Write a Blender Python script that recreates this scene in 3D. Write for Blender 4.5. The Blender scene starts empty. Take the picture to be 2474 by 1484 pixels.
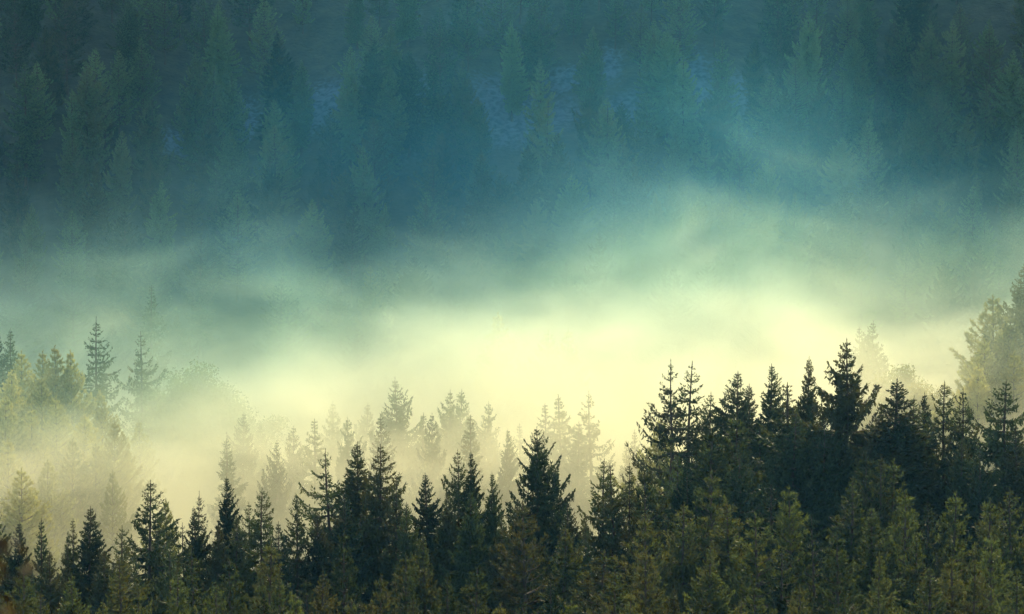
import bpy, math, random
import numpy as np

C = bpy.context.scene
COL = C.collection
R = math.radians

# ------------------------------------------------------------------ camera
HFOV = 20.0
PITCH = -4.0
PW, PH = 2473.0, 1484.0                 # pixel frame used while measuring the photograph
FPX = PW / 2 / math.tan(R(HFOV / 2))
cam_d = bpy.data.cameras.new('camera')
cam_d.sensor_width = 36.0
cam_d.lens = 18.0 / math.tan(R(HFOV / 2))
cam_d.clip_start = 0.5
cam_d.clip_end = 3000.0
cam_d.dof.use_dof = True
cam_d.dof.focus_distance = 215.0
cam_d.dof.aperture_fstop = 2.8
cam = bpy.data.objects.new('camera', cam_d)
cam.location = (0, 0, 0)
cam.rotation_euler = (R(90 + PITCH), 0, 0)
COL.objects.link(cam)
C.camera = cam

# ------------------------------------------------------------------ world, sun, exposure
SUN_ELEV = 26.0
SUN_AZ = 15.0                            # degrees to the right of the view direction
world = bpy.data.worlds.new('World')
C.world = world
world.use_nodes = True
wn = world.node_tree
bg = wn.nodes['Background']
sky = wn.nodes.new('ShaderNodeTexSky')
sky.sky_type = 'NISHITA'
sky.sun_disc = False
sky.sun_elevation = R(SUN_ELEV)
sky.sun_rotation = R(SUN_AZ)
wn.links.new(sky.outputs[0], bg.inputs[0])
bg.inputs[1].default_value = 0.15

sun_d = bpy.data.lights.new('sun', 'SUN')
sun_d.energy = 2.9
sun_d.angle = R(0.5)
sun_d.color = (1.0, 0.84, 0.46)
sun = bpy.data.objects.new('sun', sun_d)
sun.rotation_euler = (R(-(90 - SUN_ELEV)), 0, R(-SUN_AZ))
COL.objects.link(sun)

C.view_settings.view_transform = 'Standard'
C.view_settings.look = 'None'
C.view_settings.exposure = 0.9
C.view_settings.gamma = 1.0
C.view_settings.use_curve_mapping = False
cy = C.cycles
cy.use_denoising = True
cy.denoiser = 'OPENIMAGEDENOISE'
cy.use_adaptive_sampling = True
cy.adaptive_threshold = 0.03
cy.max_bounces = 6
cy.diffuse_bounces = 2
cy.glossy_bounces = 1
cy.transmission_bounces = 2
cy.volume_bounces = 2
cy.transparent_max_bounces = 4
cy.volume_step_rate = 1.0
cy.volume_max_steps = 256
cy.use_light_tree = False


# ------------------------------------------------------------------ small helpers
def sstep(a, b, x):
    t = np.clip((x - a) / (b - a), 0, 1)
    return t * t * (3 - 2 * t)


_ky = np.array([-120, -60, -10, 0, 60, 120, 160, 200, 240, 270, 300, 335, 365, 420, 480, 540, 600, 650, 720, 800], float)
_kz = np.array([8, 3, -1.4, -2.6, -24, -37, -42, -46.5, -49, -54, -59, -59, -50, -20, 16, 50, 90, 125, 134, 134], float)  # unseen crest at the back raised for its shadow on the far slope
_fy = np.arange(-140, 820, 1.0)
_fz = np.interp(_fy, _ky, _kz)
_k = np.exp(-0.5 * (np.arange(-18, 19) / 5.0) ** 2)
_k /= _k.sum()
_fz = np.convolve(np.pad(_fz, 18, mode='edge'), _k, mode='valid')


def ground(x, y):
    x = np.asarray(x, float)
    y = np.asarray(y, float)
    z = np.interp(y, _fy, _fz)
    z = z + 13.0 * np.exp(-((x + 50) / 22) ** 2 - ((y - 292) / 34) ** 2)
    z = z + 17.0 * np.exp(-((x - 56) / 17) ** 2 - ((y - 300) / 34) ** 2)
    z = z + 5.0 * np.exp(-((x - 36) / 9) ** 2 - ((y - 312) / 16) ** 2)
    w = sstep(20, 120, y)
    z = z + w * (0.9 * np.sin(x * 0.071 + y * 0.043) + 0.7 * np.sin(x * 0.13 - y * 0.091 + 1.3)
                 + 0.35 * np.sin(x * 0.31 + y * 0.27))
    h = sstep(350, 420, y)
    z = z + h * (2.6 * np.sin(x * 0.052 + 0.6) + 1.6 * np.sin(x * 0.11 + y * 0.045 + 2.0))
    return z


def ray(px, py, y):
    """the point at distance y whose picture is (px, py) in the measuring frame"""
    a = (px - PW / 2) / FPX
    b = -(py - PH / 2) / FPX
    p = R(PITCH)
    dy = math.cos(p) - b * math.sin(p)
    dz = math.sin(p) + b * math.cos(p)
    k = y / dy
    return a * k, dz * k


def project(x, y, z):
    p = R(PITCH)
    f = y * math.cos(p) + z * math.sin(p)
    u = -y * math.sin(p) + z * math.cos(p)
    return PW / 2 + FPX * x / f, PH / 2 - FPX * u / f


def new_mat(name):
    m = bpy.data.materials.new(name)
    m.use_nodes = True
    nt = m.node_tree
    nt.nodes.clear()
    out = nt.nodes.new('ShaderNodeOutputMaterial')
    return m, nt, out


def N(nt, kind, **kw):
    n = nt.nodes.new(kind)
    for k, v in kw.items():
        setattr(n, k, v)
    return n


def M(nt, op, a, b=None, c=None, clamp=False):
    n = nt.nodes.new('ShaderNodeMath')
    n.operation = op
    n.use_clamp = clamp
    for i, v in enumerate((a, b, c)):
        if v is None:
            continue
        if isinstance(v, (int, float)):
            n.inputs[i].default_value = v
        else:
            nt.links.new(v, n.inputs[i])
    return n.outputs[0]


def smooth(nt, v, a, b, lo=0.0, hi=1.0):
    n = nt.nodes.new('ShaderNodeMapRange')
    n.interpolation_type = 'SMOOTHSTEP'
    nt.links.new(v, n.inputs[0])
    for i, q in enumerate((a, b, lo, hi)):
        if isinstance(q, (int, float)):
            n.inputs[i + 1].default_value = q
        else:
            nt.links.new(q, n.inputs[i + 1])
    return n.outputs[0]


# ------------------------------------------------------------------ materials
def foliage(name, dark, light, warm, trans=0.35, warm_amt=0.3):
    """needles: green varying from clump to clump, some of them browned, part of the light passing through"""
    m, nt, out = new_mat(name)
    tc = N(nt, 'ShaderNodeTexCoord')
    oi = N(nt, 'ShaderNodeObjectInfo')
    n1 = N(nt, 'ShaderNodeTexNoise')
    n1.inputs['Scale'].default_value = 2.6
    n1.inputs['Detail'].default_value = 3
    nt.links.new(tc.outputs['Object'], n1.inputs['Vector'])
    n2 = N(nt, 'ShaderNodeTexNoise')
    n2.inputs['Scale'].default_value = 0.45
    n2.inputs['Detail'].default_value = 2
    add = N(nt, 'ShaderNodeVectorMath', operation='ADD')
    nt.links.new(tc.outputs['Object'], add.inputs[0])
    nt.links.new(oi.outputs['Location'], add.inputs[1])
    nt.links.new(add.outputs[0], n2.inputs['Vector'])
    f = M(nt, 'ADD', M(nt, 'MULTIPLY', M(nt, 'SUBTRACT', n1.outputs['Fac'], 0.22), 2.4), M(nt, 'SUBTRACT', M(nt, 'MULTIPLY', oi.outputs['Random'], 1.1), 0.8), clamp=True)
    mix = N(nt, 'ShaderNodeMix', data_type='RGBA')
    nt.links.new(f, mix.inputs[0])
    mix.inputs[6].default_value = (*dark, 1)
    mix.inputs[7].default_value = (*light, 1)
    r2 = M(nt, 'FRACT', M(nt, 'MULTIPLY', oi.outputs['Random'], 7.31))
    w = smooth(nt, M(nt, 'ADD', n2.outputs['Fac'], M(nt, 'MULTIPLY', r2, 0.35)), 0.60, 0.92, 0.0, warm_amt)
    mix2 = N(nt, 'ShaderNodeMix', data_type='RGBA')
    nt.links.new(w, mix2.inputs[0])
    nt.links.new(mix.outputs[2], mix2.inputs[6])
    mix2.inputs[7].default_value = (*warm, 1)
    d = N(nt, 'ShaderNodeBsdfPrincipled')
    nt.links.new(mix2.outputs[2], d.inputs['Base Color'])
    d.inputs['Roughness'].default_value = 0.6
    d.inputs['Specular IOR Level'].default_value = 0.3
    t = N(nt, 'ShaderNodeBsdfTranslucent')
    tcol = N(nt, 'ShaderNodeMix', data_type='RGBA', blend_type='MULTIPLY')
    tcol.inputs[0].default_value = 1.0
    nt.links.new(mix2.outputs[2], tcol.inputs[6])
    tcol.inputs[7].default_value = (1.5, 1.5, 0.7, 1)
    nt.links.new(tcol.outputs[2], t.inputs['Color'])
    ms = N(nt, 'ShaderNodeMixShader')
    ms.inputs[0].default_value = trans
    nt.links.new(d.outputs[0], ms.inputs[1])
    nt.links.new(t.outputs[0], ms.inputs[2])
    nt.links.new(ms.outputs[0], out.inputs['Surface'])
    return m


def bark_mat():
    m, nt, out = new_mat('bark')
    tc = N(nt, 'ShaderNodeTexCoord')
    mp = N(nt, 'ShaderNodeMapping')
    mp.inputs['Scale'].default_value = (9, 9, 1.3)
    nt.links.new(tc.outputs['Object'], mp.inputs['Vector'])
    n = N(nt, 'ShaderNodeTexNoise')
    n.inputs['Scale'].default_value = 1.5
    n.inputs['Detail'].default_value = 5
    nt.links.new(mp.outputs[0], n.inputs['Vector'])
    cr = N(nt, 'ShaderNodeValToRGB')
    cr.color_ramp.elements[0].position = 0.3
    cr.color_ramp.elements[0].color = (0.035, 0.024, 0.016, 1)
    cr.color_ramp.elements[1].position = 0.75
    cr.color_ramp.elements[1].color = (0.16, 0.105, 0.07, 1)
    nt.links.new(n.outputs['Fac'], cr.inputs[0])
    d = N(nt, 'ShaderNodeBsdfPrincipled')
    d.inputs['Roughness'].default_value = 0.9
    nt.links.new(cr.outputs[0], d.inputs['Base Color'])
    b = N(nt, 'ShaderNodeBump')
    b.inputs['Strength'].default_value = 0.6
    nt.links.new(n.outputs['Fac'], b.inputs['Height'])
    nt.links.new(b.outputs[0], d.inputs['Normal'])
    nt.links.new(d.outputs[0], out.inputs['Surface'])
    return m


M_BARK = bark_mat()
M_SPRUCE = foliage('spruce_needles', (0.018, 0.034, 0.020), (0.078, 0.104, 0.040), (0.15, 0.105, 0.040), 0.30, 0.35)
M_PINE = foliage('pine_needles', (0.012, 0.021, 0.011), (0.105, 0.124, 0.044), (0.18, 0.125, 0.045), 0.45, 0.28)
M_HILL = foliage('far_spruce_needles', (0.010, 0.022, 0.013), (0.19, 0.28, 0.12), (0.20, 0.16, 0.08), 0.3, 0.4)
M_SUNLIT = foliage('sunlit_pine_needles', (0.14, 0.15, 0.075), (0.44, 0.42, 0.24), (0.40, 0.31, 0.15), 0.55, 0.35)  # pine needles brightened, backlit sun glow put into their colour
M_LEAF = foliage('birch_leaves', (0.08, 0.11, 0.035), (0.20, 0.20, 0.06), (0.26, 0.20, 0.05), 0.5, 0.5)
M_AUTUMN = foliage('autumn_leaves', (0.035, 0.035, 0.010), (0.035, 0.040, 0.012), (0.16, 0.07, 0.02), 0.2, 0.4)


def ground_mat():
    m, nt, out = new_mat('forest_floor')
    tc = N(nt, 'ShaderNodeTexCoord')
    n1 = N(nt, 'ShaderNodeTexNoise')
    n1.inputs['Scale'].default_value = 0.35
    n1.inputs['Detail'].default_value = 8
    n1.inputs['Roughness'].default_value = 0.65
    nt.links.new(tc.outputs['Object'], n1.inputs['Vector'])
    cr = N(nt, 'ShaderNodeValToRGB')
    cr.color_ramp.elements[0].position = 0.35
    cr.color_ramp.elements[0].color = (0.022, 0.026, 0.014, 1)
    cr.color_ramp.elements[1].position = 0.7
    cr.color_ramp.elements[1].color = (0.075, 0.080, 0.038, 1)
    nt.links.new(n1.outputs['Fac'], cr.inputs[0])
    at = N(nt, 'ShaderNodeAttribute', attribute_name='scree')
    n2 = N(nt, 'ShaderNodeTexVoronoi')
    n2.inputs['Scale'].default_value = 0.9
    nt.links.new(tc.outputs['Object'], n2.inputs['Vector'])
    n3 = N(nt, 'ShaderNodeTexNoise')
    n3.inputs['Scale'].default_value = 1.6
    n3.inputs['Detail'].default_value = 6
    nt.links.new(tc.outputs['Object'], n3.inputs['Vector'])
    rock = N(nt, 'ShaderNodeValToRGB')
    rock.color_ramp.elements[0].position = 0.35
    rock.color_ramp.elements[0].color = (0.03, 0.055, 0.07, 1)
    rock.color_ramp.elements[1].position = 0.65
    rock.color_ramp.elements[1].color = (0.11, 0.165, 0.205, 1)
    nt.links.new(M(nt, 'MULTIPLY', n3.outputs['Fac'], M(nt, 'ADD', n2.outputs['Distance'], 0.55)), rock.inputs[0])
    f = smooth(nt, M(nt, 'ADD', at.outputs['Fac'], M(nt, 'MULTIPLY', M(nt, 'SUBTRACT', n3.outputs['Fac'], 0.5), 1.1)), 0.15, 0.85)
    mix = N(nt, 'ShaderNodeMix', data_type='RGBA')
    nt.links.new(f, mix.inputs[0])
    nt.links.new(cr.outputs[0], mix.inputs[6])
    nt.links.new(rock.outputs[0], mix.inputs[7])
    d = N(nt, 'ShaderNodeBsdfPrincipled')
    d.inputs['Roughness'].default_value = 0.95
    nt.links.new(mix.outputs[2], d.inputs['Base Color'])
    b = N(nt, 'ShaderNodeBump')
    b.inputs['Strength'].default_value = 0.8
    b.inputs['Distance'].default_value = 0.6
    nt.links.new(n3.outputs['Fac'], b.inputs['Height'])
    nt.links.new(b.outputs[0], d.inputs['Normal'])
    nt.links.new(d.outputs[0], out.inputs['Surface'])
    return m


# ------------------------------------------------------------------ terrain
# openings in the far wood where pale scree shows, measured in the photograph: (px, py, radius x, radius y)
SCREE = [(990, 285, 30, 60), (780, 262, 38, 34), (1215, 262, 60, 44), (1255, 300, 66, 32), (1366, 195, 26, 22), (1350, 280, 32, 20),
         (1508, 275, 40, 26), (1680, 205, 26, 44), (1795, 250, 26, 40), (590, 300, 22, 30), (420, 352, 30, 18), (1475, 165, 14, 28)]


def hill_hit(px, py):
    """where the sight line through a pixel meets the far slope"""
    last = None
    for y in np.arange(345, 620, 1.0):
        x, z = ray(px, py, y)
        if ground(x, y) >= z:
            return x, y
    return None


SPOTS = []
for (px, py, rx, ry) in SCREE:
    h = hill_hit(px, py)
    if h:
        top = hill_hit(px, py - ry) or h
        bot = hill_hit(px, py + ry) or h
        SPOTS.append((h[0], (top[1] + bot[1]) / 2, rx / FPX * h[1], max(2.0, abs(top[1] - bot[1]) / 2)))


def build_terrain():
    xs = np.concatenate([np.arange(-240, -100, 6.0), np.arange(-100, 100, 1.6), np.arange(100, 241, 6.0)])
    ys = np.concatenate([np.arange(-110, 120, 6.0), np.arange(120, 345, 3.0), np.arange(345, 560, 1.4), np.arange(560, 760, 8.0)])
    X, Y = np.meshgrid(xs, ys)
    Z = ground(X, Y)
    rg = np.random.default_rng(4)
    s = np.zeros_like(X)
    for (cx, cy_, rx, ry) in SPOTS:
        s = np.maximum(s, np.clip(1.1 - np.sqrt(((X - cx) / rx) ** 2 + ((Y - cy_) / ry) ** 2) * 0.40, 0, .8))
    Z = Z + (rg.random(Z.shape) - 0.5) * (0.25 + 0.7 * s) * (Y > 100)
    v = np.stack([X, Y, Z], -1).reshape(-1, 3)
    ny, nx = X.shape
    i = np.arange(ny * nx).reshape(ny, nx)
    f = np.stack([i[:-1, :-1], i[:-1, 1:], i[1:, 1:], i[1:, :-1]], -1).reshape(-1, 4)
    me = bpy.data.meshes.new('terrain')
    me.from_pydata(v.tolist(), [], f.tolist())
    me.polygons.foreach_set('use_smooth', [True] * len(me.polygons))
    a = me.attributes.new('scree', 'FLOAT', 'POINT')
    a.data.foreach_set('value', s.reshape(-1).astype(np.float32))
    me.materials.append(ground_mat())
    o = bpy.data.objects.new('terrain', me)
    o['kind'] = 'structure'
    o['label'] = 'wooded valley floor and steep far slope with patches of pale scree'
    COL.objects.link(o)


build_terrain()


# ------------------------------------------------------------------ tree geometry
class Geo:
    def __init__(self):
        self.v, self.f, self.m, self.n = [], [], [], 0

    def quads(self, verts, mat):
        """verts: (k, 4, 3)"""
        k = len(verts)
        self.v.append(verts.reshape(-1, 3))
        self.f.append((np.arange(k * 4) + self.n).reshape(k, 4))
        self.m.append(np.full(k, mat))
        self.n += k * 4

    def tube(self, pts, rad, sides, mat):
        pts = np.asarray(pts, float)
        n = len(pts)
        d = np.gradient(pts, axis=0)
        d /= np.linalg.norm(d, axis=1)[:, None] + 1e-9
        up = np.where(np.abs(d[:, 2:3]) > 0.9, np.array([[1.0, 0, 0]]), np.array([[0, 0, 1.0]]))
        a = np.cross(d, up)
        a /= np.linalg.norm(a, axis=1)[:, None] + 1e-9
        b = np.cross(d, a)
        t = np.arange(sides) / sides * 2 * math.pi
        ring = pts[:, None, :] + np.asarray(rad)[:, None, None] * (a[:, None, :] * np.cos(t)[None, :, None] + b[:, None, :] * np.sin(t)[None, :, None])
        self.v.append(ring.reshape(-1, 3))
        i = np.arange(n * sides).reshape(n, sides) + self.n
        j = np.roll(i, -1, axis=1)
        f = np.stack([i[:-1], j[:-1], j[1:], i[1:]], -1).reshape(-1, 4)
        self.f.append(f)
        self.m.append(np.full(len(f), mat))
        self.n += n * sides

    def mesh(self, name, mats):
        v = np.concatenate(self.v).astype(np.float32)
        f = np.concatenate(self.f).astype(np.int32)
        me = bpy.data.meshes.new(name)
        me.vertices.add(len(v))
        me.vertices.foreach_set('co', v.reshape(-1))
        me.loops.add(f.size)
        me.loops.foreach_set('vertex_index', f.reshape(-1))
        me.polygons.add(len(f))
        me.polygons.foreach_set('loop_start', np.arange(0, f.size, 4, dtype=np.int32))
        me.polygons.foreach_set('loop_total', np.full(len(f), 4, np.int32))
        for m in mats:
            me.materials.append(m)
        me.polygons.foreach_set('material_index', np.concatenate(self.m).astype(np.int32))
        me.update(calc_edges=True)
        return me


def sprays(g, P, D, L, W, rg, mat):
    """needle sprays: slim diamonds at P along D"""
    D = D / (np.linalg.norm(D, axis=1)[:, None] + 1e-9)
    r = rg.normal(size=P.shape)
    S = np.cross(D, r)
    S /= np.linalg.norm(S, axis=1)[:, None] + 1e-9
    L = L[:, None]
    W = W[:, None]
    q = np.stack([P, P + D * L * 0.45 + S * W * 0.5, P + D * L, P + D * L * 0.45 - S * W * 0.5], 1)
    g.quads(q, mat)


STYLES = {
    # slope: half width per metre below the tip; rmax; gap between whorls; noise of lengths; up: rise of upper boughs; droop; hang: share of hanging twigs
    'ragged': dict(slope=.36, rmax=3.0, gap=.62, noise=.42, up=.55, droop=.50, hang=.40, dens=1.0, per=5, bare=.9, tipup=.55),
    'dense': dict(slope=.34, rmax=3.2, gap=.40, noise=.22, up=.60, droop=.28, hang=.35, dens=1.25, per=6, bare=.35, tipup=.35),
    'curtain': dict(slope=.44, rmax=3.7, gap=.62, noise=.30, up=.35, droop=.55, hang=.75, dens=1.25, per=6, bare=.6, tipup=.60),
    'spire': dict(slope=.21, rmax=2.0, gap=.50, noise=.35, up=.40, droop=.45, hang=.45, dens=1.0, per=5, bare=.8, tipup=.45),
    'wide': dict(slope=.52, rmax=4.2, gap=.55, noise=.25, up=.65, droop=.25, hang=.35, dens=1.2, per=7, bare=.5, tipup=.50),
    'giant': dict(slope=.42, rmax=3.6, gap=.60, noise=.32, up=.50, droop=.50, hang=.70, dens=1.5, per=6, bare=.5, tipup=.60),
    'bare': dict(slope=.30, rmax=2.0, gap=.6, noise=.5, up=.3, droop=.4, hang=.5, dens=.5, per=5, bare=1.6, tipup=.5),
    'sparse': dict(slope=.38, rmax=2.6, gap=.80, noise=.45, up=.35, droop=.45, hang=.35, dens=.70, per=5, bare=1.1, tipup=.60),
}


def spruce(seed, style, H=24.0):
    s = STYLES[style]
    rg = np.random.default_rng(seed)
    g = Geo()
    crown_h = H * 0.86
    bend = rg.normal(size=2) * 0.12

    def axis(z):
        k = (z / H) ** 2
        return np.array([bend[0] * k + 0.05 * math.sin(z * .6 + seed), bend[1] * k + 0.05 * math.cos(z * .5 + seed), z])

    # trunk
    gt = Geo()
    zs = np.linspace(0, H, 16)
    rr = 0.30 * (1 - zs / H) ** 0.85 + 0.018
    rr[0] *= 1.35
    gt.tube([axis(z) for z in zs], rr, 8, 0)
    # leader with candles
    for k in range(34):
        u_ = rg.random() ** .8
        z = H - u_ * (s['bare'] + .5)
        a = rg.random() * 6.283
        d = np.array([[math.cos(a), math.sin(a), 1.1 + rg.random()]])
        sprays(g, axis(z)[None, :], d, np.array([.09 + .15 * u_ * rg.random()]), np.array([.05]), rg, 0)
    sprays(g, axis(H - .1)[None, :].repeat(3, 0), np.array([[0, 0, 1.0]] * 3), np.array([.3, .28, .25]), np.array([.06, .06, .06]), rg, 0)
    d = 0.22 + s['bare'] * .3 * rg.random()
    ph = rg.random(6) * 6.283
    while d < crown_h:
        t = d / crown_h
        env = min(s['rmax'] * (1 + 0.12 * math.sin(d * .7 + ph[0])), s['slope'] * (d - .15) * (1 - .012 * d) + .05)
        if t > 0.75:
            env *= 1 - (t - 0.75) * 1.2
        per = s['per'] if d > 1.2 else 4
        a0 = rg.random() * 6.283
        for b in range(per + (rg.random() < .5)):
            az = a0 + b / per * 6.283 + rg.normal() * 0.25
            side = 1 + 0.25 * math.sin(az + ph[1] + d * .15) + 0.16 * math.sin(2 * az + ph[2] + d * .5)
            L = env * side * (1 + s['noise'] * rg.normal() * 0.6)
            if rg.random() < 0.14:
                L *= 0.4
            L = max(0.12, min(L, env * 1.45))
            zb = H - d + rg.normal() * 0.07 * min(1, d)
            up0 = s['up'] * (1 - t * 2.6) + rg.normal() * 0.10          # slope at the trunk: rising at the top, falling lower down
            up0 = max(up0, -0.55)
            dr = s['droop'] * (0.25 + t * 1.3)
            tu = s['tipup'] * (0.7 + 0.5 * rg.random())
            e = np.array([math.cos(az), math.sin(az), 0.0])
            sd = np.array([-e[1], e[0], 0.0])
            base = axis(zb)

            def cur(q):
                q = np.asarray(q)[:, None]
                sway = 0.10 * np.sin(q * 4 + ph[3] + az * 3)
                return base + e * (L * q) + sd * L * sway * q + np.array([0, 0, 1.0]) * (L * (up0 * q - dr * q * (1 - q) * 1.2 * 1.0 - dr * 0.35 * q + tu * q ** 3 * 0.6))

            q = np.linspace(0, 1, 5)
            g.tube(cur(q), (0.035 * (L / 3) ** .8 + .012) * (1 - q * .85), 3, 1)
            n = int(s['dens'] * (L * L * 19 + L * 44 + 4))
            qs = rg.random(n) ** 0.75 * np.where(rg.random(n) < .28, .34, 1.0)
            qs = 0.06 + 0.94 * qs
            P = cur(qs)
            T = cur(np.clip(qs + .03, 0, 1.03)) - P
            T /= np.linalg.norm(T, axis=1)[:, None] + 1e-9
            # side twigs: width of the fan narrows to the end of the bough
            wmax = (0.19 if t < .3 else .28) * L * np.minimum(1, qs * 2.5) * (1 - qs) ** 0.65 + 0.05
            u = rg.uniform(-1, 1, n)
            off = u * wmax
            # gather in twigs so that gaps stay between them
            step = 0.22
            qq = np.round((qs * L) / step + np.abs(u) * 1.2) * step / L
            P = cur(np.clip(qq * .35 + qs * .65, 0.03, 1.02))
            P = P + sd * off[:, None] + e * (np.abs(off) * 0.45)[:, None]
            P[:, 2] -= np.abs(off) * 0.22 * (1 + t)
            hang = rg.random(n) < s['hang'] * min(1, L / 1.2) * (0.3 + t * 1.2)
            hl = rg.random(n) * (0.18 + 0.30 * s['hang'] * min(1.0, L / 2.5))
            P[:, 2] -= np.where(hang, hl, rg.random(n) * 0.05)
            D = T * 0.9 + sd[None, :] * (np.sign(u) * (0.5 + .5 * np.abs(u)))[:, None] + rg.normal(size=(n, 3)) * 0.28
            D[:, 2] += 0.12
            D[hang] = rg.normal(size=(int(hang.sum()), 3)) * 0.25 + np.array([0, 0, -1.0]) + T[hang] * 0.35
            sc = min(1.0, .42 + d * .16)
            ln = rg.uniform(.20, .40, n) * sc
            sprays(g, P, D, ln, rg.uniform(.08, .15, n) * sc, rg, 0)
        d += s['gap'] * (0.8 + 0.4 * rg.random()) * (0.55 if d < 1.0 else 1.0)
        if rg.random() < .06 and d > 2:
            d += s['gap'] * s['noise'] * 1.5
    return gt, g, H


def pine(seed, H=15.0, slope=.42, rmax=2.6, dens=1.0, puff=1.0, per=5, vary=.2):
    """young pine: boughs sweep upwards and end in brushes"""
    rg = np.random.default_rng(seed)
    g, gt = Geo(), Geo()
    bend = rg.normal(size=2) * 0.25

    def axis(z):
        k = (z / H) ** 2
        return np.array([bend[0] * k, bend[1] * k, z])

    zs = np.linspace(0, H, 12)
    rr = 0.19 * (1 - zs / H) ** 0.9 + 0.02
    rr[0] *= 1.3
    gt.tube([axis(z) for z in zs], rr, 7, 0)

    def tuft(p, d, size, k):
        k = int(k * dens)
        P = p[None, :] + d[None, :] * (rg.random((k, 1)) * size * 0.9)
        D = d[None, :] * 0.9 + rg.normal(size=(k, 3)) * 0.55
        D[:, 2] += 0.25
        sprays(g, P, D, rg.uniform(.18, .34, k) * puff, rg.uniform(.035, .058, k) * puff, rg, 0)

    tuft(axis(H - .75), np.array([0, 0, 1.0]), 0.8, 22)
    d = 0.6
    ph = rg.random(4) * 6.28
    crown_h = H * 0.85
    while d < crown_h:
        t = d / crown_h
        env = min(rmax * (1 + .15 * math.sin(d + ph[0])), slope * (d - .2))
        a0 = rg.random() * 6.283
        for b in range(per):
            az = a0 + b / per * 6.283 + rg.normal() * .3
            L = max(.2, env * (1 + vary * rg.normal() + .15 * math.sin(az + ph[1])))
            e = np.array([math.cos(az), math.sin(az), 0.0])
            sd = np.array([-e[1], e[0], 0.0])
            up0 = .85 - t * .9 + rg.normal() * .12
            base = axis(H - d - .1)

            def cur(q):
                q = np.asarray(q)[:, None]
                return base + e * L * q + np.array([0, 0, 1.0]) * L * (up0 * q * .55 + .35 * q ** 2.2)

            q = np.linspace(0, 1, 4)
            g.tube(cur(q), (.022 * L + .012) * (1 - q * .8), 3, 1)
            nt_ = int(L * 5.5 + L * L * 2.2 + 2)
            qs = 1 - rg.random(nt_) ** 1.15 * (0.85 if t < .6 else .55)
            P = cur(qs)
            u = rg.uniform(-1, 1, nt_)
            w = .36 * L * (1 - qs) ** .6 + .04
            P = P + sd * (u * w)[:, None] + e * (np.abs(u) * w * .4)[:, None]
            P[:, 2] += rg.normal(size=nt_) * .07
            for i in range(nt_):
                dd = e * .7 + sd * u[i] * .6 + np.array([0, 0, .75 - .35 * t])
                dd = dd / np.linalg.norm(dd)
                tuft(P[i], dd, .24 * puff, 11)
        d += (.42 + .22 * rg.random())
    return gt, g, H


def broadleaf(seed, H=14.0, R0=5.0, leaf=.12, n=110000, mat=0):
    """round-crowned deciduous tree: forking limbs, leaves gathered round their ends"""
    rg = np.random.default_rng(seed)
    g, gt = Geo(), Geo()
    zs = np.linspace(0, H * .62, 8)
    gt.tube([np.array([.15 * math.sin(z), .1 * math.cos(z), z]) for z in zs], .24 * (1 - zs / H) + .02, 8, 0)
    ends, starts = [], []
    for i in range(70):
        a = rg.random() * 6.283
        v = rg.random() ** .6
        el = rg.uniform(-.55, 1.0) * math.pi / 2
        rr = R0 * (.55 + .45 * v)
        e = np.array([math.cos(a) * math.cos(el) * rr, math.sin(a) * math.cos(el) * rr, H * .60 + math.sin(el) * H * .38 * (.55 + .45 * v)])
        st = np.array([0, 0, H * rg.uniform(.4, .62)])
        starts.append(st)
        q = np.linspace(0, 1, 6)[:, None]
        pts = st + (e - st) * q + np.array([0, 0, 1]) * (np.sin(q * math.pi) * .4)
        g.tube(pts, .07 * (1 - q[:, 0] * .85) + .008, 4, 1)
        ends.append(e)
    ends = np.array(ends)
    k = rg.integers(0, len(ends), n)
    sz = rg.uniform(.5, 1.0, len(ends)) * R0 * .15
    B = rg.normal(size=(n, 3))
    B /= np.linalg.norm(B, axis=1)[:, None]
    qq = rg.random((n, 1)) ** .45
    P = np.array(starts)[k] * (1 - qq) + ends[k] * qq + B * (rg.random((n, 1)) ** .4) * 1.5 * sz[k][:, None] * np.array([1, 1, .75])
    D = rg.normal(size=(n, 3))
    sprays(g, P, D, rg.uniform(.8, 1.5, n) * leaf, rg.uniform(.6, 1.0, n) * leaf, rg, 0)
    return gt, g, H


def proto(kind, builder, needles):
    gt, g, H = builder
    return dict(kind=kind, trunk=gt.mesh('trunk', [M_BARK]), crown=g.mesh('crown', [needles, M_BARK]), H=H)


PROTO = {}
for i, st in enumerate(['ragged', 'ragged', 'dense', 'dense', 'curtain', 'curtain', 'curtain', 'spire', 'wide', 'wide', 'sparse', 'spire', 'bare', 'sparse', 'giant']):
    PROTO.setdefault(st, []).append(proto('spruce_tree', spruce(11 + i * 7, st), M_SPRUCE))
PROTO['hill'] = [proto('spruce_tree', spruce(61 + i * 3, st), M_HILL) for i, st in enumerate(['curtain', 'dense', 'curtain', 'wide', 'ragged', 'dense'])]
PROTO['pine'] = [proto('pine_tree', pine(101 + i, 15, .34 + .035 * (i % 3), 2.0 + .2 * (i % 2), 1.2), M_PINE) for i in range(5)]
PROTO['young'] = [proto('spruce_tree', spruce(201 + i, st, 17.0), M_PINE) for i, st in enumerate(['dense', 'curtain', 'dense'])]
PROTO['pale'] = [proto('pine_tree', pine(131 + i, 18, .40 + .03 * i, 2.5 + .2 * i, 1.5, 1.0, 6, .10), M_SUNLIT) for i in range(3)]
PROTO['leafy'] = [proto('birch_tree', broadleaf(151 + i), M_LEAF) for i in range(2)]
PROTO['hillpine'] = [proto('pine_tree', pine(181 + i, 18, .40, 2.7, .8), M_HILL) for i in range(3)]
PROTO['autumn'] = [proto('rowan_tree', broadleaf(171, 5.0, .6, .035, 16000), M_AUTUMN)]

RND = random.Random(5)
TREES = []           # (x, y) of all the trees set so far


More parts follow.
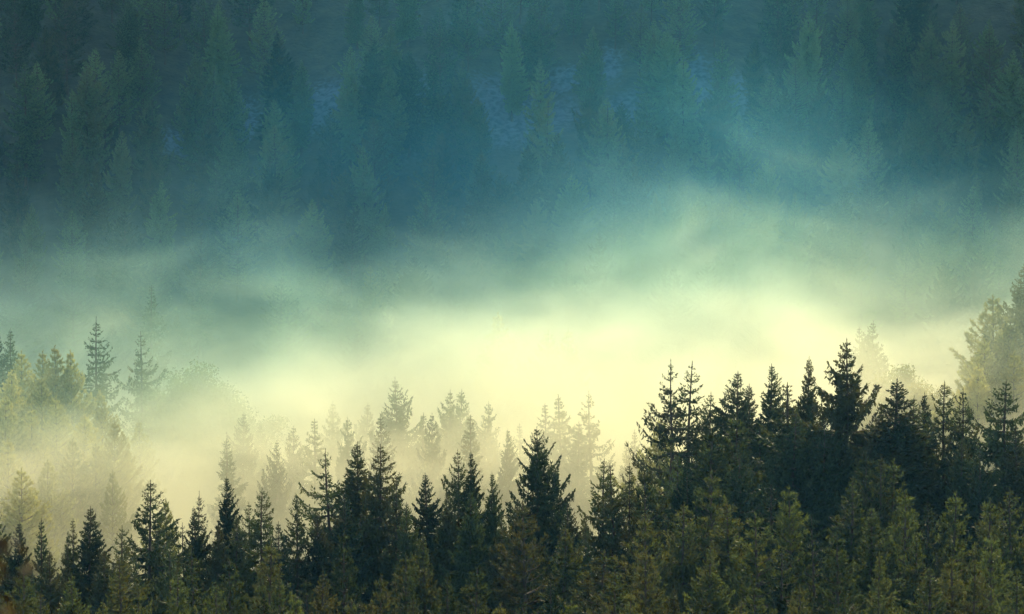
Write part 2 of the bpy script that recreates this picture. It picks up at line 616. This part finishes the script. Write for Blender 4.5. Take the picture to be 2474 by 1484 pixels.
def tree(style, x, y, tipz, w=1.0, variant=None, label='', category='spruce', group='', rz=None):
    ps = PROTO[style]
    p = ps[variant % len(ps)] if variant is not None else RND.choice(ps)
    gz = float(ground(x, y)) - 0.15
    s = (tipz - gz) / p['H']
    root = bpy.data.objects.new(p['kind'], None)
    root.empty_display_size = 0.5
    COL.objects.link(root)
    root.location = (x, y, gz)
    root.rotation_euler = (0, 0, RND.random() * 6.283 if rz is None else rz)
    q = RND.uniform(.9, 1.1)
    root.scale = (s * w * q, s * w / q, s)
    root.rotation_euler = (RND.gauss(0, .011), RND.gauss(0, .011), root.rotation_euler[2])
    root['label'] = label
    root['category'] = category
    if group:
        root['group'] = group
    for part in ('trunk', 'crown'):
        o = bpy.data.objects.new(part, p[part])
        COL.objects.link(o)
        o.parent = root
    TREES.append((x, y))
    return root


USED = set()
COLS = ['at the far left edge', 'near the left edge', 'left of the middle', 'just left of centre', 'in the centre', 'just right of centre', 'right of the middle', 'near the right edge', 'at the far right edge']


def place(px, py):
    """where in the picture the tip stands, in whole per cent across and down"""
    a, b = round(px / PW * 100), round(py / PH * 100)
    return a, b


def lab(text, px, py):
    a, b = place(px, py)
    t = '%s, tip %d%% across, %d%% down' % (text, a, b)
    k = 0
    while t in USED:
        k += 1
        t = '%s, tip %.1f%% across, %.1f%% down' % (text, px / PW * 100, py / PH * 100 + (k - 1) * 0.1)
    USED.add(t)
    return t


LOOK = {'hillpine': 'dim teal pine', 'ragged': 'ragged dark spruce', 'dense': 'dense dark spruce', 'curtain': 'drooping spruce', 'spire': 'thin spire spruce', 'wide': 'broad spruce',
        'sparse': 'sparse open spruce', 'bare': 'nearly bare dying spruce', 'giant': 'tall layered spruce', 'pine': 'bushy pine', 'pale': 'sunlit pale pine', 'leafy': 'round leafy tree', 'hill': 'dim teal spruce'}
CAT = {'hillpine': 'pine', 'pine': 'pine', 'pale': 'pine', 'leafy': 'tree'}

# ---- foreground ridge: skyline trees (style, px, py, distance, width, own words or None)
FG = [
    ('ragged', 3, 1230, 196, .9, None), ('dense', 44, 1262, 190, .8, None), ('spire', 94, 1255, 195, .9, None), ('spire', 152, 1290, 197, .8, None),
    ('spire', 167, 1255, 200, .9, 'thin leader-like spruce beside the neat cone-shaped one'), ('dense', 208, 1225, 198, 1.0, 'neat cone-shaped dark spruce at the left ridge end'),
    ('ragged', 300, 1272, 188, 1.0, None), ('ragged', 351, 1164, 196, 1.15, 'ragged dark spruce with wide upturned boughs, left'),
    ('sparse', 446, 1266, 200, .9, None), ('dense', 475, 1225, 201, .75, None),
    ('dense', 536, 1155, 202, .72, 'slim dark spruce with a knobbly top against orange mist'), ('spire', 570, 1247, 196, 1.0, None),
    ('ragged', 623, 1182, 200, 1.0, None), ('ragged', 597, 1216, 203, .8, None), ('ragged', 720, 1205, 196, .85, None),
    ('sparse', 806, 1085, 205, 1.05, 'open-branched dark spruce with a bare leader and curved boughs'),
    ('dense', 867, 1070, 207, 1.0, 'bushy-topped dark spruce, left of a touching pair'), ('curtain', 908, 1077, 204, 1.1, 'wide dark spruce, right of a touching pair'),
    ('dense', 1033, 1145, 200, .95, None), ('ragged', 1108, 1087, 204, .8, 'toothed dark spruce touching a browner one'),
    ('dense', 1128, 1092, 201, .75, 'brown-tinged spruce standing against the toothed dark one'), ('dense', 1182, 1145, 200, .62, 'small neat spruce tip between larger ones mid ridge'),
    ('wide', 1311, 1035, 203, .82, 'biggest dark spruce of the middle ridge, broad and layered'), ('pine', 1277, 1217, 186, 1.0, None),
    ('dense', 1235, 1212, 192, .9, None), ('dense', 1375, 1215, 196, .8, None), ('ragged', 1454, 1110, 201, 1.0, 'dark spruce with separated upturned boughs right of the notch'),
    ('spire', 1496, 1120, 198, 1.1, None), ('ragged', 1519, 1120, 200, .8, None), ('pine', 1568, 1137, 196, .8, None),
    ('sparse', 1613, 1047, 207, .75, 'thin sparse dark spruce below the twin-topped pair'), ('spire', 1649, 1100, 204, 1.0, None), ('dense', 1668, 1107, 203, .6, None),
    ('pine', 1718, 1144, 195, 1.0, None), ('curtain', 1784, 1080, 208, .9, None), ('spire', 945, 1150, 200, 1.0, None), ('dense', 1075, 1190, 196, .8, None),
    ('dense', 1140, 1190, 192, .9, None), ('ragged', 680, 1262, 192, .9, None), ('dense', 765, 1235, 196, .8, None), ('dense', 835, 1190, 196, .9, None),
    ('dense', 250, 1330, 184, .9, None), ('ragged', 415, 1315, 188, .8, None), ('dense', 120, 1330, 186, .9, None), ('dense', 975, 1215, 194, .8, None),
    ('dense', 1210, 1245, 190, .8, None), ('ragged', 1420, 1240, 192, .6, None), ('dense', 515, 1270, 194, .8, None),
    # the taller right part of the ridge
    ('sparse', 1632, 871, 238, .8, 'left of the two bare-trunked spruces with twin tops'), ('sparse', 1650, 876, 239, .85, 'right of the two bare-trunked spruces with twin tops'),
    ('curtain', 1709, 949, 240, .75, None), ('dense', 1781, 899, 240, .9, 'dense blue-green spruce with a smaller tip at its right'), ('dense', 1804, 930, 241, .8, None),
    ('pine', 1774, 1002, 228, .8, None), ('pine', 1700, 1040, 226, .8, None), ('pale', 1590, 1010, 246, .75, None),
    ('dense', 1858, 884, 238, .75, None), ('spire', 1890, 927, 226, 1.25, None), ('curtain', 1893, 1000, 224, .95, None),
    ('dense', 1939, 865, 236, .62, 'narrow blue-black spruce with a heavy spreading lower bough'), ('curtain', 1945, 960, 237, .9, None),
    ('giant', 2046, 825, 226, 0.95, 'tallest dark spruce of the picture, layered hanging boughs'), ('dense', 2159, 920, 224, 1.25, 'broad black-green spruce right of the tallest one'),
    ('ragged', 2200, 960, 226, .8, None), ('dense', 2237, 952, 230, .7, None), ('ragged', 2276, 922, 228, .85, None),
    ('ragged', 2333, 942, 224, .8, 'dark spruce with thick upturned arms near the right edge'), ('curtain', 2422, 920, 222, 1.0, 'wide-skirted dark spruce nearest the right edge'),
    ('dense', 2308, 1060, 216, .8, None), ('ragged', 2383, 1080, 214, .8, None), ('dense', 2468, 1030, 216, .9, None), ('wide', 2100, 1070, 222, .8, None), ('dense', 1835, 1030, 232, .8, None),
    ('curtain', 1990, 1010, 222, .8, None),
]
for (st, px, py, y, w, own) in FG:
    x, z = ray(px, py, y)
    far = y > 218
    base = LOOK[st] + (' on the high right ridge' if far else ' on the near ridge')
    tree(st, x, y, z, w * (1.18 if far else 1.0), label=lab(own or base, px, py), category=CAT.get(st, 'spruce'), group='dark trees along the near ridge skyline')

# ----  young pines in front of the ridge
PN = [(833, 1287, 178, .8), (783, 1382, 162, .9), (910, 1387, 160, .8), (1073, 1387, 160, .8), (1140, 1370, 162, .95), (668, 1397, 158, .8), (1205, 1457, 150, .8),
      (628, 1442, 152, .8), (718, 1437, 153, .8), (1354, 1272, 180, 1.0), (1437, 1335, 170, 1.15), (1709, 1322, 172, .95), (1487, 1374, 164, .8), (1637, 1422, 154, .8),
      (1827, 1412, 156, .9), (1780, 1447, 150, .8), (1517, 1427, 154, .8), (1257, 1452, 150, .8), (2085, 1100, 212, .9), (2125, 1102, 210, .7), (2155, 1112, 211, .8),
      (1867, 1167, 196, .9), (1920, 1177, 194, .9), (2245, 1212, 186, .8), (2175, 1192, 190, .9), (2105, 1222, 184, 1.0), (2315, 1347, 164, 1.0), (2250, 1372, 160, 1.0),
      (2355, 1362, 162, .9), (2450, 1387, 158, .9), (1940, 1417, 156, .9), (2130, 1417, 155, .9), (1980, 1247, 184, .9), (2055, 1157, 200, .9), (1840, 1240, 186, 1.0),
      (1760, 1210, 190, .9), (2030, 1290, 176, 1.0), (2200, 1300, 174, .9), (2380, 1200, 188, .9), (2440, 1180, 190, .9), (2300, 1190, 190, .9), (1640, 1215, 190, .9),
      (1560, 1240, 186, .9), (300, 1350, 172, .9), (420, 1390, 162, .9), (180, 1385, 164, .9), (560, 1350, 170, .9), (480, 1330, 176, .9), (60, 1360, 170, .9), (520, 1410, 158, .8),
      (980, 1340, 172, .9), (1030, 1290, 180, .8), (640, 1310, 178, .9), (90, 1430, 156, .9), (340, 1430, 155, .8), (240, 1450, 152, .8), (1570, 1330, 170, .9), (1340, 1400, 160, .8),
      (845, 1450, 150, .8), (990, 1450, 150, .7), (1400, 1455, 150, .8), (1900, 1320, 172, .9), (1700, 1420, 158, .8), (2040, 1440, 152, .8), (2400, 1290, 174, .9), (2130, 1340, 166, .8)]
for i, (px, py, y, w) in enumerate(PN):
    x, z = ray(px, py, y)
    st = 'young' if i % 2 else 'pine'
    tree(st, x, y, z, w, label=lab('olive green young spruce below the skyline' if i % 2 else 'young bushy pine below the ridge skyline', px, py), category='spruce' if i % 2 else 'pine', group='young conifers in front of the ridge')

# ---- trees standing in the sunlit mist
MID = [
    ('curtain', 588, 997, 285, .8, None), ('curtain', 633, 1022, 300, .8, None), ('curtain', 709, 1030, 278, .85, 'bushy-tipped pale spruce in yellow mist'), ('curtain', 804, 972, 298, .8, None),
    ('curtain', 879, 975, 302, .75, None), ('curtain', 975, 915, 290, .85, 'largest pale spruce in the mist, above the near ridge'), ('spire', 1018, 1002, 284, 1.0, None),
    ('curtain', 1092, 945, 290, .8, None), ('curtain', 1109, 942, 291, .85, None), ('curtain', 1174, 972, 287, .8, None), ('spire', 1264, 1027, 284, 1.1, None),
    ('spire', 1319, 977, 280, 1.0, None), ('spire', 1357, 957, 279, 1.2, None), ('spire', 1388, 1020, 274, 1.2, None), ('sparse', 1433, 945, 276, .95, 'evenly tiered pale spruce clear beside the bright gap'),
    ('spire', 1507, 1067, 282, 1.0, None), ('spire', 1539, 1042, 278, 1.1, None), ('pale', 404, 1207, 222, .7, None), ('bare', 469, 1188, 214, .7, None),
    ('curtain', 2112, 775, 305, .9, 'pale misty spruce behind the tallest dark one'), ('curtain', 2086, 790, 308, .8, None), ('pale', 2405, 715, 298, 1.0, None),
    ('curtain', 2470, 640, 292, 1.1, 'tall sunlit spruce cut by the right edge'), ('pale', 2440, 760, 286, 1.0, None), ('pale', 2385, 820, 284, 1.0, None), ('pale', 2360, 880, 276, .9, None),
    ('pale', 2450, 850, 276, 1.0, None),
    ('spire', 760, 1015, 272, 1.2, None), ('curtain', 845, 1010, 276, .7, None), ('spire', 925, 1005, 270, 1.2, None), ('curtain', 1052, 1000, 274, .7, None),
    ('spire', 1140, 1005, 272, 1.3, None), ('dense', 1215, 1040, 268, .7, None), ('spire', 555, 1060, 268, 1.2, None), ('curtain', 668, 1065, 266, .7, None),
    ('leafy', 2180, 880, 290, .9, None), ('leafy', 2225, 915, 285, .8, None),
    ('pale', 1205, 757, 348, .9, None), ('pale', 1318, 800, 345, .8, None), ('pale', 1380, 795, 345, .8, None), ('spire', 367, 690, 352, 1.1, 'lone small spruce sticking out of the mist, left'),
    # spur on the left
    ('spire', 30, 795, 292, 1.0, None), ('spire', 2, 802, 290, 1.2, None), ('pale', 55, 850, 280, .8, None), ('pale', 102, 850, 286, .8, None), ('pale', 140, 837, 284, .75, None),
    ('pale', 176, 847, 284, .75, None), ('bare', 228, 767, 296, 1.0, 'ragged dead-armed spruce rising above the left spur'), ('sparse', 340, 802, 310, 1.0, 'tall pale long-boughed spruce left of the round tree'),
    ('pale', 245, 952, 276, .8, None), ('pale', 200, 1002, 266, .95, None), ('pale', 275, 1017, 262, .75, None), ('pale', 342, 1015, 286, .8, None), ('pale', 270, 1137, 250, .7, None),
    ('pale', 52, 1132, 240, 1.0, 'plump sun-bright pine low at the left'), ('leafy', 480, 870, 318, 1.05, 'round leafy tree dim in the mist'), ('leafy', 430, 910, 312, .8, None), ('pale', 28, 895, 272, 1.0, None),
    ('pale', 72, 985, 264, .9, None), ('pale', 165, 1060, 256, .8, None), ('pale', 20, 1060, 254, .9, None), ('pale', 225, 1075, 258, .8, None), ('pale', 310, 1090, 268, .8, None), ('pale', 110, 1110, 250, .8, None),
    ('pale', 100, 910, 272, .9, None), ('pale', 8, 960, 262, .9, None), ('pale', 140, 960, 268, .9, None),
]
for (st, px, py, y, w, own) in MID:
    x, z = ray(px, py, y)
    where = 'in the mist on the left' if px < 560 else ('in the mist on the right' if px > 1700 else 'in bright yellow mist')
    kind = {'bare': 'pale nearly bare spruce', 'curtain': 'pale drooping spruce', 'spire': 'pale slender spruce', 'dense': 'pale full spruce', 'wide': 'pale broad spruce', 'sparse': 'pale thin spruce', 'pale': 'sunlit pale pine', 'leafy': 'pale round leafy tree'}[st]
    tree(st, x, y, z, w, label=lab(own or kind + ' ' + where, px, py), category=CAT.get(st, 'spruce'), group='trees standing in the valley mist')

# ---- the far slope
HILL = [(668, 75), (726, 145), (846, 142), (905, 92), (938, 160), (988, 120), (1047, 145), (1116, 145), (938, 60), (1155, 232), (1070, 320), (663, 240), (653, 375), (833, 410), (753, 480),
        (938, 490), (1028, 492), (1128, 520), (1223, 535), (1208, 415), (1163, 360), (668, 500), (1237, 50), (1280, 10), (1432, 65), (1307, 140), (1424, 190), (1469, 235), (1579, 82),
        (1612, 75), (1744, 97), (1562, 215), (1737, 195), (1650, 135), (1505, 335), (1704, 315), (1627, 320), (1292, 477), (1317, 240), (1342, 320), (1447, 555), (1582, 465), (1617, 445),
        (1687, 465), (1770, 475), (1275, 350), (2095, 15), (2160, 45), (2187, 40), (2250, 50), (2300, 45), (2390, 45), (1950, 25), (2080, 155), (2230, 150), (2380, 195), (2142, 265),
        (2212, 275), (1900, 210), (1977, 200), (2410, 280), (2332, 370), (2272, 325), (1920, 465), (1985, 500), (2270, 475), (2380, 525), (2215, 465), (2055, 550), (1945, 325), (2280, 625),
        (367, 240), (172, 215), (287, 315), (175, 325), (470, 120), (502, 285), (362, 390), (232, 390), (385, 435), (520, 405), (75, 490), (270, 565), (300, 510), (480, 565), (210, 150),
        (310, 5), (525, 10), (42, 390), (880, 350), (560, 180), (60, 150), (110, 60), (1380, 420), (1530, 380), (1850, 380), (1830, 90), (2450, 420), (2450, 120), (2030, 330), (1000, 620), (900, 640)]
HT = []


def hill_place(px, py, H):
    """distance at which a tree of height H rooted on the slope has its tip at that pixel"""
    lo = None
    for y in np.arange(352, 640, 0.5):
        x, z = ray(px, py, y)
        if z - ground(x, y) <= H:
            return x, y, z
    return None


def in_scree(x, y, H=0):
    """would a tree rooted here hide one of the openings?"""
    for (cx, cy_, rx, ry) in SPOTS:
        if abs(x - cx) < rx * .8 + 1.0 and -13 < (y - cy_) < ry * .7:
            return True
    return False


for i, (px, py) in enumerate(HILL):
    h = hill_place(px, py, RND.uniform(14, 19.5))
    if h is None:
        continue
    x, y, z = h
    tree('hill', x, y, z, RND.uniform(.85, 1.1), label=lab(('dim teal spruce on the shaded far slope' if py < 450 else 'hazy teal spruce at the foot of the far slope'), px, py), category='spruce', group='spruces on the far slope')

rr = random.Random(21)
n = 0
for k in range(6000):
    y = rr.uniform(362, 556)
    x = rr.uniform(-.195, .195) * y
    if in_scree(x, y):
        continue
    md = 5.0 if y < 470 else 5.6
    if any((x - a) ** 2 + (y - b) ** 2 < md * md for a, b in TREES if b > 330):
        continue
    H = rr.uniform(10, 17)
    gz = float(ground(x, y))
    px, py = project(x, y, gz + H)
    if py < -330:
        continue
    st = 'hill' if n % 5 < 2 and n < 100 else 'hillpine'
    if n >= 250:
        break
    tree(st, x, y, gz + H, rr.uniform(.85, 1.15), label=lab(LOOK[st] + ' on the far slope', px, py) if py > 0 else lab(LOOK[st] + ' whose trunk crosses the top edge', px, 0), category=CAT.get(st, 'spruce'), group='trees scattered over the far slope')
    n += 1

# ---- undergrowth of the near ridge: more pines behind and between the measured ones
n = 0
for k in range(5000):
    y = rr.uniform(140, 232)
    x = rr.uniform(-.19, .19) * y
    if any((x - a) ** 2 + (y - b) ** 2 < 4.0 * 4.0 for a, b in TREES if b < 250):
        continue
    gz = float(ground(x, y))
    H = rr.uniform(9, 14)
    px, py = project(x, y, gz + H)
    # keep below the skyline measured in the photograph
    sky_y = np.interp(px, [0, 250, 420, 560, 700, 800, 1000, 1250, 1400, 1500, 1650, 1800, 1900, 2473], [1330, 1350, 1330, 1290, 1290, 1220, 1240, 1210, 1290, 1210, 1150, 1110, 1080, 1060])
    if py < sky_y:
        H -= (sky_y + 20 * rr.random() - py) / FPX * y
        px, py = project(x, y, gz + H)
    if H < 5 or py > 1520:
        continue
    if n >= 95:
        break
    st = 'pine' if rr.random() < .55 else 'dense'
    tree(st, x, y, gz + H, rr.uniform(.9, 1.2), label=lab('lower bushy pine within the near wood' if st == 'pine' else 'lower dark spruce within the near wood', px, py), category=CAT.get(st, 'spruce'), group='lower trees filling the near wood')
    n += 1

# ---- out-of-focus autumn shrub close to the camera
sx, sz = ray(-405, 500, 9.0)
tree('autumn', sx, 9.0, sz, 1.0, label='blurred autumn-leaved young tree close by in the bottom left corner', category='tree', rz=2.4)


# ------------------------------------------------------------------ air
def box(name, x0, x1, y0, y1, z0, z1, mat, label):
    v = [(x, y, z) for x in (x0, x1) for y in (y0, y1) for z in (z0, z1)]
    f = [(0, 1, 3, 2), (4, 6, 7, 5), (0, 4, 5, 1), (2, 3, 7, 6), (0, 2, 6, 4), (1, 5, 7, 3)]
    me = bpy.data.meshes.new(name)
    me.from_pydata(v, [], f)
    me.materials.append(mat)
    o = bpy.data.objects.new(name, me)
    o['kind'] = 'stuff'
    o['label'] = label
    COL.objects.link(o)
    return o


def haze_mat():
    m, nt, out = new_mat('haze')
    p = N(nt, 'ShaderNodeVolumePrincipled')
    p.inputs['Color'].default_value = (0.22, 0.66, 1.0, 1)
    p.inputs['Density'].default_value = 0.00008
    p.inputs['Anisotropy'].default_value = 0.3
    nt.links.new(p.outputs[0], out.inputs['Volume'])
    return m


def mist_mat():
    m, nt, out = new_mat('mist')
    tc = N(nt, 'ShaderNodeTexCoord')
    sp = N(nt, 'ShaderNodeSeparateXYZ')
    nt.links.new(tc.outputs['Object'], sp.inputs[0])
    X, Y, Z = sp.outputs
    mp = N(nt, 'ShaderNodeMapping')
    mp.inputs['Scale'].default_value = (0.022, 0.016, 0.050)
    nt.links.new(tc.outputs['Object'], mp.inputs['Vector'])
    n1 = N(nt, 'ShaderNodeTexNoise')
    n1.inputs['Scale'].default_value = 1.0
    n1.inputs['Detail'].default_value = 3
    n1.inputs['Roughness'].default_value = 0.5
    n1.inputs['Distortion'].default_value = 0.4
    nt.links.new(mp.outputs[0], n1.inputs['Vector'])
    nz = M(nt, 'SUBTRACT', n1.outputs['Fac'], 0.5)
    mp2 = N(nt, 'ShaderNodeMapping')
    mp2.inputs['Scale'].default_value = (0.055, 0.03, 0.10)
    mp2.inputs['Rotation'].default_value = (0, R(-25), 0)
    nt.links.new(tc.outputs['Object'], mp2.inputs['Vector'])
    n2 = N(nt, 'ShaderNodeTexNoise')
    n2.inputs['Scale'].default_value = 1.0
    n2.inputs['Detail'].default_value = 4
    n2.inputs['Roughness'].default_value = 0.6
    n2.inputs['Distortion'].default_value = 0.8
    nt.links.new(mp2.outputs[0], n2.inputs['Vector'])
    nz2 = M(nt, 'SUBTRACT', n2.outputs['Fac'], 0.5)
    # top of the mist along the valley
    fc = N(nt, 'ShaderNodeFloatCurve')
    pts = [(-75, -25), (-50, -25), (-30, -22.5), (-8, -19.5), (5, -17.5), (16, -16.5), (32, -15), (50, -18), (75, -22)]
    c = fc.mapping.curves[0]
    c.points[0].location = (0, (pts[0][1] + 50) / 50)
    c.points[1].location = (1, (pts[-1][1] + 50) / 50)
    for (a, b) in pts[1:-1]:
        c.points.new((a + 75) / 150, (b + 50) / 50)
    fc.mapping.update()
    nt.links.new(M(nt, 'DIVIDE', M(nt, 'ADD', X, 75.0), 150.0, clamp=True), fc.inputs['Value'])
    zt = M(nt, 'SUBTRACT', M(nt, 'MULTIPLY', fc.outputs[0], 50.0), 48.0)
    h = M(nt, 'ADD', M(nt, 'SUBTRACT', Z, zt), M(nt, 'ADD', M(nt, 'MULTIPLY', nz, -30.0), M(nt, 'MULTIPLY', nz2, -22.0)))
    fog = smooth(nt, h, 12.0, -24.0)
    tail = smooth(nt, h, 22.0, -6.0)
    fog = M(nt, 'ADD', M(nt, 'MULTIPLY', fog, fog), M(nt, 'MULTIPLY', M(nt, 'MULTIPLY', tail, tail), 0.045))
    front = smooth(nt, M(nt, 'ADD', M(nt, 'ADD', Y, smooth(nt, X, -10.0, -34.0, 0.0, 14.0)), M(nt, 'MULTIPLY', nz, 30.0)), 232.0, 270.0)
    fog = M(nt, 'MULTIPLY', fog, front)
    fog = M(nt, 'MULTIPLY', fog, smooth(nt, n2.outputs['Fac'], 0.3, 0.7, 0.40, 1.60))
    fog = M(nt, 'MULTIPLY', fog, smooth(nt, X, 6.0, 46.0, 1.0, 0.50))
    fog = M(nt, 'MULTIPLY', fog, 0.033)
    # thin veil drifting over the far slope
    veil = smooth(nt, Y, 315.0, 370.0)
    vx = smooth(nt, M(nt, 'ABSOLUTE', M(nt, 'SUBTRACT', X, 8.0)), 68.0, 12.0, 0.12, 1.0)
    vz = smooth(nt, Z, 10.0, -25.0, 0.3, 2.4)
    veil = M(nt, 'MULTIPLY', M(nt, 'MULTIPLY', veil, vx), M(nt, 'MULTIPLY', vz, smooth(nt, n1.outputs['Fac'], 0.3, 0.7, 0.4, 1.5)))
    veil = M(nt, 'MULTIPLY', veil, 0.0024)
    dens = M(nt, 'ADD', fog, veil)
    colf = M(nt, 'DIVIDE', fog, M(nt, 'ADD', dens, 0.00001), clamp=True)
    colf = M(nt, 'MULTIPLY', colf, smooth(nt, h, 6.0, -18.0, 0.25, 1.0))  # sunlit cream low, shaded teal high: light put into the mist colour
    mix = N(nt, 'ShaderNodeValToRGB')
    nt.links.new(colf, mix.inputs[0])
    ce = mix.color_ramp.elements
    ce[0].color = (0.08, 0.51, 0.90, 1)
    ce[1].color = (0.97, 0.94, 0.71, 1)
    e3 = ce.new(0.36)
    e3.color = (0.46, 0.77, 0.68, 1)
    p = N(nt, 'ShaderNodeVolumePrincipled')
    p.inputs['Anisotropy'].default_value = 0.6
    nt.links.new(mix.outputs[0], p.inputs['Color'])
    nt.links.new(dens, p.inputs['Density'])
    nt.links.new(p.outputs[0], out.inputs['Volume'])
    m.cycles.volume_step_rate = 0.5
    return m


box('haze', -245, 245, -115, 765, -66, 150, haze_mat(), 'thin even blue haze filling the whole valley air')
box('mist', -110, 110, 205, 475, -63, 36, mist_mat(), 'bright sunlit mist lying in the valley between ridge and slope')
